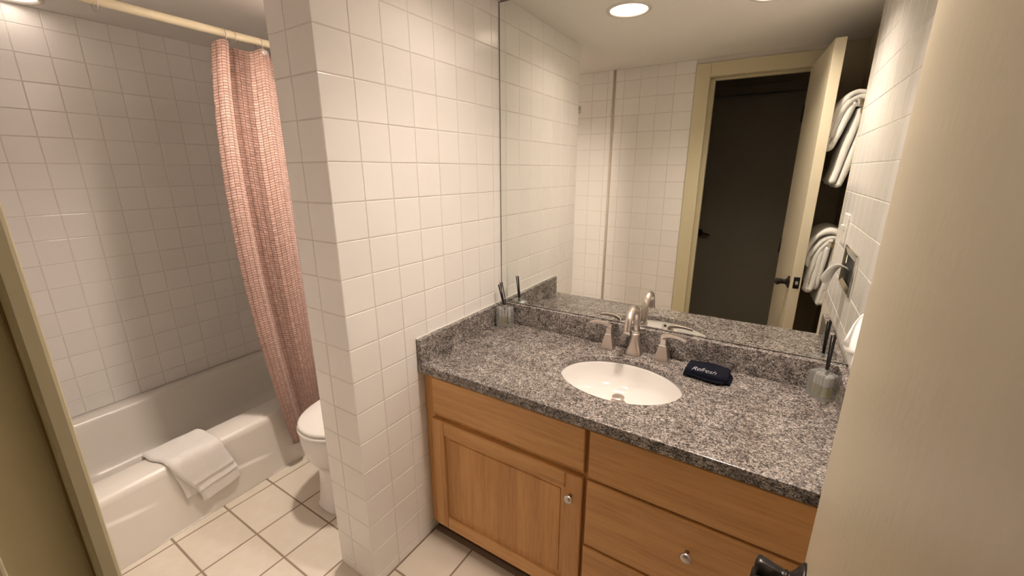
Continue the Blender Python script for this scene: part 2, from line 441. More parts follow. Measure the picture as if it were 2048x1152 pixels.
# hallway beyond the doorway
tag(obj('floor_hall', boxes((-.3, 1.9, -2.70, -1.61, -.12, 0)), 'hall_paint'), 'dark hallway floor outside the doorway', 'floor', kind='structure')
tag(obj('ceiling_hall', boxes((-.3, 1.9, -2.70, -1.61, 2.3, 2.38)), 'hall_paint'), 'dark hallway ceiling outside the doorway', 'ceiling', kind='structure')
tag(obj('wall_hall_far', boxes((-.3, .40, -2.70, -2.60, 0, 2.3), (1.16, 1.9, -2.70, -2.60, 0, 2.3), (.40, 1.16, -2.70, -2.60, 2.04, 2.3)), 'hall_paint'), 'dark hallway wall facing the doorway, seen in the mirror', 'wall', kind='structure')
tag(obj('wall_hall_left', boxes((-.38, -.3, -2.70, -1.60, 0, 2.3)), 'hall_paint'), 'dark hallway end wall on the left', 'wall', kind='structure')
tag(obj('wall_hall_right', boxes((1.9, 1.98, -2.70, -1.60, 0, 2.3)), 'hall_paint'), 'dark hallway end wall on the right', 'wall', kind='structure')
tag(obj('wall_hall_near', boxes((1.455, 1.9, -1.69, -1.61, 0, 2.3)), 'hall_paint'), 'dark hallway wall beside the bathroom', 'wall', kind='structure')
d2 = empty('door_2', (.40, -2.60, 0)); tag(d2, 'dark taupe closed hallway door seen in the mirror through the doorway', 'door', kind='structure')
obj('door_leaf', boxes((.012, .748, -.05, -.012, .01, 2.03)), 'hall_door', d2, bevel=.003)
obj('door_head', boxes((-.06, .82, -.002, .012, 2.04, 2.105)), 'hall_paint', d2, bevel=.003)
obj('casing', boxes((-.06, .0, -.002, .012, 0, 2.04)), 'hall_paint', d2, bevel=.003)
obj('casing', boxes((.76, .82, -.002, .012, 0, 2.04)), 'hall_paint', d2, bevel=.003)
bm = bmesh.new(); lathe(bm, [(.033, -.012), (.033, -.006), (.018, .010), (.012, .016), (.012, .045)], (.065, 0, .895), 20, 'y')
obj('rosette', bm, 'dark_brown', d2, smooth=True)
bm = bmesh.new(); tube(bm, [(.055, .05, .895), (.09, .05, .897), (.13, .048, .892), (.165, .045, .884)], [.009, .011, .010, .007], 12)
obj('lever', bm, 'dark_brown', d2, smooth=True)

# ------------------------------------------------------------------ recessed lights
for (x, y, s, dp, lr, lab) in LIGHTS:
    e = empty('recessed_light', (x, y, CEIL)); tag(e, lab, 'ceiling light', 'recessed ceiling lights')
    bm = bmesh.new()
    loft(bm, [circ((0,0,.001), .096, 40), circ((0,0,-.004), .094, 40), circ((0,0,-.005), .080, 40), circ((0,0,.004), .074, 40)], False, False)
    obj('trim_ring', bm, 'ring', e, smooth=True)
    bm = bmesh.new()
    loft(bm, [circ((0,0,.003), .0755, 40), circ((0,0,.03), .074, 40), circ((0,0,.075), .068, 40), circ((0,0,.08), .02, 40)], False, True)
    obj('reflector', bm, 'lampcan', e, smooth=True)
    bm = bmesh.new()
    loft(bm, [circ((0,0,.075), .050, 32), circ((0,0,dp+.005), lr, 32), circ((0,0,dp+.001), lr-.002, 32), circ((0,0,dp), .001, 32)], True, True)
    obj('lamp', bm, emis('warm_lamp_glow', LAMP, s), e)

# ------------------------------------------------------------------ vanity
v = empty('vanity_cabinet', (0, 0, 0)); tag(v, 'honey maple vanity cabinet under the granite countertop', 'cabinet')
obj('body', boxes((.003, .02, -.4993, .015, .055, .751), (W-.021, W-.004, -.4993, .015, .055, .751), (.02, W-.021, 0, .015, .055, .60), (.02, W-.021, -.4993, 0, .055, .072), (.648, .664, -.4993, 0, .072, .60)), 'wood_dark', v)
obj('inner_fronts', boxes((.064, .638, -.5135, -.4995, .10, .712), (.677, 1.233, -.5135, -.4995, .10, .712)), 'wood_dark', v)
FF = (-.515, -.4995)
obj('face_frame', boxes((.003, .062, *FF, .055, .7365), (.640, .675, *FF, .055, .7365), (1.235, W-.004, *FF, .055, .7365),
    (.062, .640, *FF, .716, .7365), (.675, 1.235, *FF, .716, .7365), (.062, .640, *FF, .545, .580), (.675, 1.235, *FF, .545, .580),
    (.675, 1.235, *FF, .305, .330), (.062, .640, *FF, .055, .095), (.675, 1.235, *FF, .055, .095)), 'wood_v', v)
obj('toe_kick', boxes((.003, W-.004, -.487, -.47, 0, .0545)), 'wood_dark', v)
def slab_front(name, x0, x1, z0, z1, parent, cham=.003):
    bm = bmesh.new(); c = .002
    def rc_(i, ib, y): return [(x0+i, y, z0+ib), (x1-i, y, z0+ib), (x1-i, y, z1-i), (x0+i, y, z1-i)]
    loft(bm, [rc_(0, 0, -.5155), rc_(0, 0, -.522), rc_(0, cham, -.533), rc_(c, cham+c, -.535)])
    return obj(name, bm, 'wood_h', parent, bevel=.001)
def knob(parent, x, z):
    bm = bmesh.new(); lathe(bm, [(.006, .0), (.005, -.010), (.0075, -.014), (.0145, -.019), (.0155, -.023), (.012, -.027), (.005, -.029)], (x, -.535, z), 24, 'y')
    return obj('knob', bm, 'nickel', parent, smooth=True)
slab_front('false_front', .056, .651, .567, .727, v, .017)
dr1 = slab_front('drawer', .666, 1.245, .5655, .727, v)
dr2 = slab_front('drawer', .664, 1.245, .3215, .559, v)
dr3 = slab_front('drawer', .662, 1.245, .078, .3155, v)
knob(dr2, .954, .463); knob(dr3, .954, .20)
# framed door
dx0, dx1, dz0, dz1, fw = .046, .650, .076, .556, .056
dd = obj('door', boxes((dx0+fw-.004, dx1-fw+.004, -.5195, -.5155, dz0+fw-.004, dz1-fw+.004)), 'wood_v', v)
def rail(x0, x1, z0, z1, m, inner):
    bm = bmesh.new(); c = .0025
    def rr(i, y): return [(x0+i*(.0 if 'l' in inner and 0 else 1), y, z0+i), (x1-i, y, z0+i), (x1-i, y, z1-i), (x0+i, y, z1-i)]
    loft(bm, [rr(0, -.5155), rr(0, -.533), rr(c, -.536)])
    return obj('rail' if m == 'wood_h' else 'stile', bm, m, dd)
rail(dx0, dx0+fw, dz0, dz1, 'wood_v', ''); rail(dx1-fw, dx1, dz0, dz1, 'wood_v', '')
rail(dx0+fw, dx1-fw, dz0, dz0+fw, 'wood_h', ''); rail(dx0+fw, dx1-fw, dz1-fw, dz1, 'wood_h', '')
# sloped panel moulding and slightly raised field
bm = bmesh.new(); a, b = dx0+fw, dx1-fw; c, d = dz0+fw, dz1-fw
def rq(i, y): return [(a+i, y, c+i), (b-i, y, c+i), (b-i, y, d-i), (a+i, y, d-i)]
loft(bm, [rq(-.001, -.532), rq(.0015, -.5255), rq(.019, -.5215), rq(.020, -.5245)], False, True)
obj('panel', bm, 'wood_v', dd)
knob(dd, .615, .482)

# countertop with the basin cut-out
SX, SY, SA, SB = .655, -.262, .203, .157
CF = -.546; CT, CB = .772, .7515
ct = empty('countertop', (0,0,0)); tag(ct, 'speckled grey granite countertop with upstands on the maple vanity', 'countertop')
bm = bmesh.new(); X0, X1, Y0, Y1 = .003, W-.004, CF, .018
ang = sorted([2*PI*i/72 for i in range(72)]+[math.atan2(y-SY, x-SX) % (2*PI) for x in (X0, X1) for y in (Y0, Y1)])
rings = {}
for z in (CT, CB):
    inn, out = [], []
    for t in ang:
        c_, s_ = math.cos(t), math.sin(t)
        q = 1/math.sqrt((c_/SA)**2+(s_/SB)**2)
        inn.append((SX+q*c_, SY+q*s_, z))
        k = min([((X1-SX)/c_ if c_ > 0 else (X0-SX)/c_) if abs(c_) > 1e-9 else 1e9, ((Y1-SY)/s_ if s_ > 0 else (Y0-SY)/s_) if abs(s_) > 1e-9 else 1e9])
        out.append((SX+k*c_, SY+k*s_, z))
    rings[z] = (inn, out)
loft(bm, [rings[CB][0], rings[CT][0], rings[CT][1], rings[CB][1], rings[CB][0]], False, False)
bmesh.ops.remove_doubles(bm, verts=bm.verts[:], dist=1e-5)
obj('slab', bm, 'granite', ct, bevel=.0025)
obj('front_edge', boxes((.003, W-.004, CF+.0002, CF+.030, .7372, CB-.0002)), 'granite', ct, bevel=.0015)
obj('backsplash', boxes((.003, W-.004, -.012, .0185, CT+.0003, .8645)), 'granite', ct, bevel=.0015)
obj('side_splash', boxes((.003, .022, CF+.001, -.0125, CT+.0003, .8645)), 'granite', ct, bevel=.0015)
obj('side_splash', boxes((W-.023, W-.004, CF+.001, -.0125, CT+.0003, .8645)), 'granite', ct, bevel=.0015)
bm = boxes((.0005, .004, CF+.002, -.0125, .8640, .8668)); obj('caulk_bead', bm, 'plastic', ct)

# basin
sk = empty('sink', (SX, SY, CB)); tag(sk, 'oval white undermount porcelain sink in the granite countertop', 'sink')
prof = [(1.03, -.001), (1.0, -.004), (.985, -.012), (.965, -.028), (.92, -.050), (.84, -.070), (.70, -.085), (.50, -.093), (.28, -.097), (.11, -.099)]
bm = bmesh.new()
def ell(k, z, n=64, oy=0): return [(SA*1.01*k*math.cos(2*PI*i/n), SB*1.01*k*math.sin(2*PI*i/n)+oy, z) for i in range(n)]
R_ = [ell(k, z, 64, .030*(1-k)) for k, z in prof]
O_ = [ell(k+.045, z-.009, 64, .030*(1-k)) for k, z in prof][::-1]
loft(bm, [ell(1.075, -.001)]+R_, False, True); loft(bm, [ell(1.075, -.001)]+O_[::-1], False, True)
bmesh.ops.remove_doubles(bm, verts=bm.verts[:], dist=1e-5)
obj('basin', bm, 'porcelain', sk, smooth=True)
bm = bmesh.new(); lathe(bm, [(.030, -.1045), (.031, -.101), (.026, -.094), (.010, -.094), (.009, -.079), (.0205, -.078), (.0215, -.075), (.0205, -.073), (.004, -.072)], (-.006, .027, .006), 32)
obj('drain_stopper', bm, 'nickel', sk, smooth=True)
bm = bmesh.new(); torus(bm, (0, -SB*.975, -.018), .0085, .003, 'y', 20, 8)
lathe(bm, [(.009, -.002), (.009, .001)], (0, -SB*.975, -.018), 20, 'y'); obj('overflow_ring', bm, 'chrome', sk, smooth=True)
bm = bmesh.new(); lathe(bm, [(.006, .001), (.006, .0025)], (0, -SB*.975, -.018), 16, 'y'); obj('overflow_hole', bm, 'hole', sk)

# faucet: widespread, brushed nickel
fa = empty('faucet', (.640, -.044, CT)); tag(fa, 'brushed nickel gooseneck faucet with two lever handles behind the sink', 'faucet')
def sq(hx, hy, z, n=6, r=.25, cx=0, cy=0):
    out = []
    for qx, qy, a0 in ((1,1,0), (-1,1,90), (-1,-1,180), (1,-1,270)):
        for i in range(n):
            a = math.radians(a0+90*i/(n-1)); out.append((cx+qx*hx*(1-r)+hx*r*math.cos(a), cy+qy*hy*(1-r)+hy*r*math.sin(a), z))
    return out
bm = bmesh.new()
loft(bm, [sq(.030,.028,.0005,r=.4), sq(.030,.028,.004,r=.4), sq(.0275,.026,.016,r=.45), sq(.0215,.0205,.034,r=.6), sq(.0172,.017,.055,r=.8), sq(.0150,.015,.075,r=1), sq(.0145,.0145,.086,r=1)])
obj('spout_base', bm, 'nickel', fa, smooth=True, bevel=0)
bm = bmesh.new(); lathe(bm, [(.0145, .086), (.0158, .087), (.0158, .091), (.0140, .092)], (0,0,0), 24); obj('collar', bm, 'chrome', fa, smooth=True)
bm = bmesh.new(); P = [(0,0,.090), (0,0,.115), (0,0,.135)]; Rr = [.0138,.0132,.0128]
cy_, cz_, ra = -.055, .140, .055
for i in range(0, 15):
    a = math.radians(172*i/14); P.append((0, cy_+ra*math.cos(a), cz_+ra*.98*math.sin(a))); Rr.append(.0127)
P += [(0, -.113, .133), (0, -.118, .118), (0, -.119, .1165)]; Rr += [.0132, .0142, .012]
tube(bm, P, Rr, 20); obj('spout', bm, 'nickel', fa, smooth=True)
bm = bmesh.new(); tube(bm, [(0, .012, .094), (0, .022, .094)], .003, 10); tube(bm, [(0, .022, .090), (0, .022, .104)], .0035, 10); obj('lift_rod', bm, 'chrome', fa, smooth=True)
for s in (-1, 1):
    cx = s*.1025
    bm = bmesh.new()
    loft(bm, [sq(.0245,.0225,.0005,cx=cx,r=.12), sq(.0245,.0225,.004,cx=cx,r=.12), sq(.0235,.0215,.013,cx=cx,r=.12), sq(.0165,.0155,.042,cx=cx,r=.12), sq(.0130,.0125,.058,cx=cx,r=.12)])
    h = obj('handle', bm, 'nickel', fa, bevel=.0008)
    bm = bmesh.new(); loft(bm, [sq(.0135,.0130,.058,cx=cx,r=.2), sq(.0135,.0130,.062,cx=cx,r=.2)]); obj('collar', bm, 'chrome', h)
    bm = bmesh.new()
    prs = [(0, .062, .0110, .011), (0, .082, .0105, .011)]
    rings_ = [sq(.0100,.0105,.062,cx=cx,r=.2), sq(.0098,.0105,.084,cx=cx,r=.2)]
    loft(bm, rings_)
    # sweeping lever blade, out sideways and a little forward
    path = [(-.010, .090, .0095), (.004, .0985, .0085), (.025, .1015, .0065), (.050, .1005, .0058), (.072, .0965, .0052), (.078, .0950, .0045)]
    rr_ = []
    for (dx, dz, th) in path:
        wy = .0085-.03*max(0, dx)*.04
        yy = -.10*max(dx, 0)
        rr_.append([(cx+s*dx, yy-wy, dz-th), (cx+s*dx, yy+wy, dz-th), (cx+s*dx, yy+wy, dz+th*.6), (cx+s*dx, yy-wy, dz+th*.6)])
    loft(bm, rr_); obj('lever', bm, 'nickel', h, bevel=.0015)

# mirror
mi = empty('wall_mirror', (0, .003, 0), .008); tag(mi, 'large frameless wall mirror above the granite backsplash', 'mirror')
obj('mirror_glass', boxes((.0045, W+.003, 0, .003, .8675, 2.066)), 'mirror', mi)
obj('mirror_back', boxes((.0015, W-.010, .0005, .0045, .866, 2.068)), 'mirror_edge', mi)

# ------------------------------------------------------------------ things on the counter
def diffuser(loc, rz, w_, d_, h, label, tips):
    e = empty('reed_diffuser', loc, rz); tag(e, label, 'diffuser', 'reed diffusers on the vanity')
    bm = bmesh.new()
    def rb(hx, hy, z): return sq(hx, hy, z, 4, .12)
    loft(bm, [rb(w_/2-.001, d_/2-.001, .0005), rb(w_/2, d_/2, .002), rb(w_/2, d_/2, h-.002), rb(w_/2-.002, d_/2-.002, h)])
    obj('bottle', bm, 'glass', e)
    iw, idp = w_/2-.012, d_/2-.009; n = 4; cw = 2*iw/n
    for k in range(n):   # four vertical flutes, oil in their lower half
        cx = -iw+cw*(k+.5)
        bm = bmesh.new(); loft(bm, [[(cx+x, y, z) for x, y, _ in sq(cw*.40, idp, 0, 4, .5)] for z in (.009, h*.52)]); obj('oil', bm, 'oil', e)
        bm = bmesh.new(); loft(bm, [[(cx+x, y, z) for x, y, _ in sq(cw*.40, idp, 0, 4, .5)] for z in (h*.52+.0004, h-.010)]); obj('flute', bm, 'flute', e)
    bm = bmesh.new(); loft(bm, [circ((0,0,h), .0105, 20), circ((0,0,h+.012), .0105, 20), circ((0,0,h+.0125), .0085, 20), circ((0,0,h+.0005), .0085, 20)], False, False)
    obj('neck', bm, 'glass', e, smooth=True)
    for i, (bx, by, tx, ty, tz) in enumerate(tips):
        bm = bmesh.new(); tube(bm, [(bx, by, .012), (tx, ty, tz)], .0021, 8); obj('reed', bm, 'black', e)
tl = [( .012, .004, -.028, .000, .190), (.016, .000, -.022, .006, .200), (.010, -.004, -.018, -.004, .197), (.018, .005, -.012, .003, .202), (.014, -.002, -.025, -.006, .194)]
diffuser((.062, -.060, CT), math.radians(27), .076, .040, .088, 'clear glass reed diffuser in the left corner by the white wing wall', tl)
tr_ = [(.004, -.004, .004, .004, .205), (.006, 0, .008, .002, .20), (.002, .003, -.001, -.003, .203), (.008, -.003, .006, -.002, .207), (.005, .002, .002, .006, .198)]
diffuser((1.216, -.056, CT), math.radians(-42), .064, .044, .082, 'clear glass reed diffuser at the right end beside the open door', tr_)

# navy cloth with embroidery
def cloth():
    e = empty('folded_cloth', (.900, -.078, CT), math.radians(-3)); tag(e, 'folded navy makeup washcloth with silver lettering beside the faucet', 'washcloth')
    hw = .066
    def top(u, v):   # u across -1..1, v front..back -1..1 ; rolled front edge
        z = .030+.004*math.sin(2.2*u+.4)+.003*math.cos(3*v+u)
        return z-.004*max(0, u)
    bm = bmesh.new(); rings_ = []
    n = 24
    for i in range(n+1):
        u = -1+2*i/n; x = hw*u*(1+.0)+.0; ring = []
        sag = .010*(1-u*u)
        pts = []
        fr = -.058-sag*.6-.004*math.sin(3*u); bk = .046-.006*u*u-.006*math.sin(u*2)
        th = top(u, 0)*(1-.10*abs(u)**6)
        k = 28
        for j in range(k):
            a = 2*PI*j/k; c_, s_ = math.cos(a), math.sin(a)
            px = (fr+bk)/2+(bk-fr)/2*math.copysign(abs(c_)**.55, c_)
            pz = th/2+th/2*math.copysign(abs(s_)**.6, s_)
            # front roll is fatter, back droops
            if c_ > 0 and s_ > 0: pz *= 1-.18*c_
            pts.append((x+.006*(pz/.03), px, max(.0006, pz+.0012*math.sin(9*px/.05+4*u))))
        rings_.append(pts)
    loft(bm, rings_); obj('cloth_body', bm, 'navy', e, smooth=True)
    # loose flap at the right end
    bm = bmesh.new(); fl_ = []
    for i in range(7):
        t = i/6; y0, y1 = -.060+.006*t, .036-.030*t
        z = .024-.020*t
        x = hw-.012+.026*t
        fl_.append([(x, lerp(y0, y1, j/6), max(.003, z+.002*math.sin(j*1.3))) for j in range(7)])
    loft(bm, fl_, False, False, False); obj('cloth_flap', bm, 'navy', e, smooth=True, solid=.003)
    # seam fold under the front roll
    bm = bmesh.new(); tube(bm, [(hw*u, -.0605-.010*(1-u*u)*.6-.004*math.sin(3*u), .0105) for u in [-.95+1.9*i/14 for i in range(15)]], .0042, 8)
    obj('hem', bm, 'navy', e, smooth=True)
    cu = bpy.data.curves.new('lettering', 'FONT'); cu.body = 'Refresh'; cu.size = .027; cu.shear = .42; cu.align_x = 'CENTER'; cu.offset = -.0006; cu.space_character = .92
    ob = bpy.data.objects.new('tmp', cu); C.objects.link(ob)
    dg = bpy.context.evaluated_depsgraph_get(); me = bpy.data.meshes.new_from_object(ob.evaluated_get(dg)); bpy.data.objects.remove(ob)
    b2 = bmesh.new(); b2.from_mesh(me); bmesh.ops.subdivide_edges(b2, edges=b2.edges[:], cuts=1)
    for vv in b2.verts:
        x, y = vv.co.x, vv.co.y
        u = x/hw; a = (y*1.0)/.020
        fr = -.058-.010*(1-u*u)*.6-.004*math.sin(3*u); th = top(u, 0)*(1-.10*abs(u)**6)
        # lay the letters over the rounded front roll
        yy = fr+.004+.020*max(0, a*.8)**1.15+.004
        zz = th*(.80+.24*min(1, max(0, a))**.6)+.0016
        vv.co = Vector((x-.004, yy, zz))
    me2 = bpy.data.meshes.new('lettering'); b2.to_mesh(me2); b2.free(); me2.materials.append(M['silver_thread'])
    o = bpy.data.objects.new('lettering', me2); C.objects.link(o); o.parent = e
    s = o.modifiers.new('s', 'SOLIDIFY'); s.thickness = .0008; s.offset = 0
    tag(o, 'silver script lettering reading Refresh')
cloth()

# ------------------------------------------------------------------ fittings on the right wall
td = empty('tissue_dispenser', (W, -.318, 1.098)); tag(td, 'recessed chrome tissue dispenser with a white tissue on the right tiled wall', 'tissue dispenser')
bm = bmesh.new(); hw, hh = .140, .072
def rt(i, j, x): return [(x, -hw+i, -hh+j), (x, hw-i, -hh+j), (x, hw-i, hh-j), (x, -hw+i, hh-j)]
loft(bm, [rt(0, 0, .002), rt(0, 0, -.004), rt(.004, .004, -.007), rt(.052, .026, -.003), rt(.055, .028, .010), rt(.055, .028, .0015)], False, True)
obj('cover_plate', bm, 'chrome', td)
bm = boxes((-.001, .0012, -.084, .084, -.043, .043)); obj('slot', bm, 'hole', td)
bm = bmesh.new(); g = []
for i in range(15):
    t = i/14; row = []
    for j in range(15):
        s_ = j/14*2-1
        a_ = Vector((-.003, .036*s_, .004)); b_ = Vector((-.040, .046*s_-.010, .032+.020*s_)); c_ = Vector((-.058-.014*s_, -.052+.016*s_, -.066+.030*s_))
        p = a_*(1-t)**2+b_*2*t*(1-t)+c_*t*t
        p += Vector((.007*math.sin(5*s_+2*t), .005*math.sin(4*s_), .006*math.sin(6*s_+3*t)))*t
        row.append(tuple(p))
    g.append(row)
loft(bm, g, False, False, False); obj('tissue', bm, 'tissue', td, smooth=True, solid=.0015)
sw = empty('switch_plate', (W, -.60, 1.215)); tag(sw, 'white double switch plate on the right tiled wall above the tissue dispenser', 'switch')
obj('plate', boxes((-.006, .001, -.058, .058, -.058, .058)), 'plastic', sw, bevel=.003)
for y in (-.023, .023):
    obj('toggle', boxes((-.016, -.005, y-.005, y+.005, -.004, .014)), 'plastic', sw, bevel=.002)

# robe hook on the doorway wall
rh = empty('robe_hook', (-.290, YF, 1.868)); tag(rh, 'small square chrome robe hook high on the tiled wall, seen in the mirror', 'hook')
obj('hook_plate', boxes((-.024, .024, 0, .010, -.024, .024)), 'chrome', rh, bevel=.004)
bm = bmesh.new(); tube(bm, [(0,.008,.004), (0,.030,.004), (0,.040,.010), (0,.040,.020)], .0055, 10); obj('hook_arm', bm, 'chrome', rh, smooth=True)

# towels on bars behind the open door
def ribbon(path, th, y0, y1, bm, ny=9, seed=0):
    """a soft thick sheet: path in x,z thickened by th and carried along y"""
    rnd = random.Random(seed); n = len(path); P = [Vector((p[0], 0, p[1])) for p in path]
    # smooth the path
    Q = []
    for i in range(n-1):
        p0, p1, p2, p3 = P[max(i-1, 0)], P[i], P[i+1], P[min(i+2, n-1)]
        for k in range(6):
            t = k/6; Q.append(.5*((2*p1)+(-p0+p2)*t+(2*p0-5*p1+4*p2-p3)*t*t+(-p0+3*p1-3*p2+p3)*t**3))
    Q.append(P[-1]); N = []
    for i in range(len(Q)):
        t = (Q[min(i+1, len(Q)-1)]-Q[max(i-1, 0)]); t.normalize(); N.append(Vector((t.z, 0, -t.x)))
    rings_ = []
    ph = rnd.uniform(0, 6)
    for j in range(ny):
        t = j/(ny-1); y = lerp(y0, y1, t); e = 1-.35*(abs(2*t-1)**8)
        side = [q+nn*th*.5*e*(1+.10*math.sin(i*.5+ph+t*7)) for i, (q, nn) in enumerate(zip(Q, N))]
        back = [q-nn*th*.5*e*(1+.10*math.sin(i*.45+ph+t*5)) for i, (q, nn) in enumerate(zip(Q, N))]
        end = Q[-1]+(Q[-1]-Q[-2]).normalized()*th*.45*e; st = Q[0]+(Q[0]-Q[1]).normalized()*th*.45*e
        ring = [st]+side+[end]+back[::-1]
        rings_.append([(p.x+.004*math.sin(t*4+ph), y+.003*math.sin(i*.21+ph)*(1 if j in (0, ny-1) else 0), p.z) for i, p in enumerate(ring)])
    V = loft(bm, rings_, False, False); m_ = len(Q)
    for R0 in (V[0], V[-1]):
        bm.faces.new((R0[0], R0[1], R0[-1])); bm.faces.new((R0[m_], R0[m_+1], R0[m_+2]))
        for i in range(1, m_): bm.faces.new((R0[i], R0[i+1], R0[2*m_+1-i], R0[2*m_+2-i]))
def hung_towel(zb, label, paths, y0=-.925, y1=-1.26):
    e = empty('hand_towel', (0,0,0)); tag(e, label, 'towel', 'white towels on the bars behind the door')
    bm = bmesh.new()
    for i, (p, th) in enumerate(paths): ribbon(p, th, y0, y1, bm, seed=i+int(zb*100))
    o = obj('towel_cloth', bm, 'terry', e, smooth=True)
    return e
def bar(z, x, label):
    e = empty('towel_bar', (x, -1.10, z)); tag(e, label, 'towel bar', 'towel bars behind the door')
    bm = bmesh.new(); tube(bm, [(0,-.21,0), (0,.21,0)], .007, 12); obj('rail', bm, 'chrome', e, smooth=True)
    for s in (-1, 1):
        obj('bracket', boxes((-.014, RW-x+.002, s*.205-.012, s*.205+.012, -.014, .014)), 'chrome', e, bevel=.003)
bz1, bz2, bx = 1.105, 1.722, 1.272
bar(bz1, bx, 'lower chrome towel bar behind the open door, seen in the mirror'); bar(bz2, bx, 'upper chrome towel bar behind the open door, seen in the mirror')
hung_towel(bz1, 'thick folded white towel on the lower bar behind the open door', [
    ([(1.174, 1.030), (1.190, 1.085), (1.222, 1.140), (1.262, 1.160), (1.298, 1.150)], .028),
    ([(1.202, .990), (1.196, 1.022), (1.212, 1.060), (1.242, 1.112), (1.280, 1.132), (1.302, 1.120)], .028),
    ([(1.248, 1.085), (1.236, 1.000), (1.230, .900), (1.222, .868), (1.208, .872), (1.206, .920), (1.220, 1.010), (1.240, 1.078), (1.270, 1.118)], .032),
    ([(1.262, 1.085), (1.256, .990), (1.248, .900), (1.240, .880)], .028),
    ([(1.290, 1.085), (1.284, .980), (1.270, .860), (1.264, .800)], .028),
    ([(1.304, 1.110), (1.306, 1.000), (1.296, .880), (1.286, .805)], .028)])
hung_towel(bz2, 'thick folded white towel on the upper bar behind the open door', [
    ([(1.176, 1.600), (1.186, 1.670), (1.212, 1.738), (1.252, 1.772), (1.300, 1.762)], .028),
    ([(1.190, 1.590), (1.206, 1.668), (1.232, 1.728), (1.268, 1.752), (1.300, 1.746)], .028),
    ([(1.256, 1.725), (1.236, 1.660), (1.212, 1.570), (1.196, 1.545), (1.182, 1.556), (1.190, 1.600), (1.210, 1.680), (1.240, 1.735)], .032),
    ([(1.284, 1.700), (1.270, 1.620), (1.252, 1.530), (1.240, 1.440), (1.228, 1.390)], .034),
    ([(1.306, 1.735), (1.298, 1.630), (1.284, 1.530), (1.268, 1.440), (1.254, 1.375)], .034)])

# ------------------------------------------------------------------ toilet
to = empty('toilet', (-.472, 0, 0)); tag(to, 'white two-piece toilet with closed lid behind the tiled wing wall', 'toilet')
def egg(hw, yf, yb, z, n=40, p=2.2, cx=0):
    """egg outline: front tip at yf, back at yb, widest nearer the back"""
    out = []; ym = lerp(yf, yb, .56)
    for i in range(n):
        a = 2*PI*i/n; c_, s_ = math.cos(a), math.sin(a)
        x = hw*math.copysign(abs(c_)**(2/p), c_); y = ym+((yb-ym) if s_ > 0 else (ym-yf))*math.copysign(abs(s_)**(2/p), s_)
        out.append((cx+x, y, z))
    return out
bm = bmesh.new()
loft(bm, [egg(.105, -.702, -.20, .0, p=3.6), egg(.105, -.702, -.20, .015, p=3.6), egg(.098, -.694, -.20, .035, p=3.6), egg(.092, -.686, -.20, .12, p=3.4), egg(.096, -.686, -.20, .19, p=3.0),
          egg(.122, -.692, -.21, .212), egg(.150, -.704, -.215, .228), egg(.170, -.722, -.22, .258), egg(.180, -.735, -.235, .300), egg(.183, -.740, -.245, .345), egg(.183, -.740, -.25, .380), egg(.176, -.733, -.26, .388)])
obj('bowl', bm, 'porcelain', to, smooth=True)
bm = bmesh.new(); loft(bm, [egg(.180, -.738, -.26, .3885), egg(.187, -.745, -.26, .393), egg(.187, -.745, -.26, .402), egg(.181, -.739, -.26, .406)]); obj('seat', bm, 'plastic', to, smooth=True)
bm = bmesh.new(); loft(bm, [egg(.176, -.733, -.27, .4075), egg(.183, -.740, -.27, .411), egg(.183, -.740, -.27, .419), egg(.176, -.732, -.275, .4245), egg(.12, -.66, -.32, .4275), egg(.03, -.52, -.42, .429)]); obj('lid', bm, 'plastic', to, smooth=True)
obj('tank', boxes((-.225, .225, -.205, -.005, .372, .700)), 'porcelain', to, bevel=.02, segs=4)
obj('tank_lid', boxes((-.235, .235, -.215, -.001, .7005, .735)), 'porcelain', to, bevel=.012, segs=3)
obj('tank_base', boxes((-.10, .10, -.26, -.03, .15, .371)), 'porcelain', to, bevel=.02, segs=3)
bm = bmesh.new(); lathe(bm, [(.012, 0), (.012, -.012)], (-.16, -.205, .63), 16, 'y'); tube(bm, [(-.16, -.222, .63), (-.10, -.224, .622)], .006, 10); obj('flush_lever', bm, 'chrome', to, smooth=True)

# ------------------------------------------------------------------ bathtub (local x: 0 = apron face, negative = towards the wall)
TL0, TL1 = -1.476, .014
RIM = .308
tb = empty('bathtub', TUB[0], TUB[1]); tag(tb, 'white enamelled steel bathtub along the tiled alcove wall', 'bathtub')
def rrect(x0, x1, y0, y1, z, r, n=8):
    out = []
    for cx, cy, a0 in ((x1-r, y1-r, 0), (x0+r, y1-r, 90), (x0+r, y0+r, 180), (x1-r, y0+r, 270)):
        for i in range(n+1):
            a = math.radians(a0+90*i/n); out.append((cx+r*math.cos(a), cy+r*math.sin(a), z))
    return out
bm = bmesh.new(); xb = WX+.001
loft(bm, [rrect(xb+.02, -.016, TL0+.01, TL1-.01, RIM-.03, .005), rrect(xb, -.008, TL0, TL1, RIM-.012, .01), rrect(xb+.001, -.011, TL0+.001, TL1-.001, RIM-.004, .012), rrect(xb+.006, -.020, TL0+.006, TL1-.006, RIM, .015),
          rrect(xb+.070, -.132, TL0+.075, TL1-.095, RIM, .14), rrect(xb+.082, -.146, TL0+.087, TL1-.105, RIM-.006, .135), rrect(xb+.090, -.154, TL0+.098, TL1-.112, RIM-.025, .13),
          rrect(xb+.106, -.166, TL0+.14, TL1-.130, RIM-.15, .125), rrect(xb+.116, -.176, TL0+.18, TL1-.14, RIM-.235, .12), rrect(xb+.130, -.195, TL0+.22, TL1-.16, RIM-.272, .11), rrect(xb+.165, -.24, TL0+.30, TL1-.20, RIM-.290, .09), rrect(xb+.28, -.30, TL0+.45, TL1-.30, RIM-.293, .05)], False, True)
def shear(bm):   # the tub's end follows the doorway wall, which is square to the room
    for q in bm.verts:
        q.co.y += -.052*q.co.x*min(1, max(0, (-.9-q.co.y)/.5))
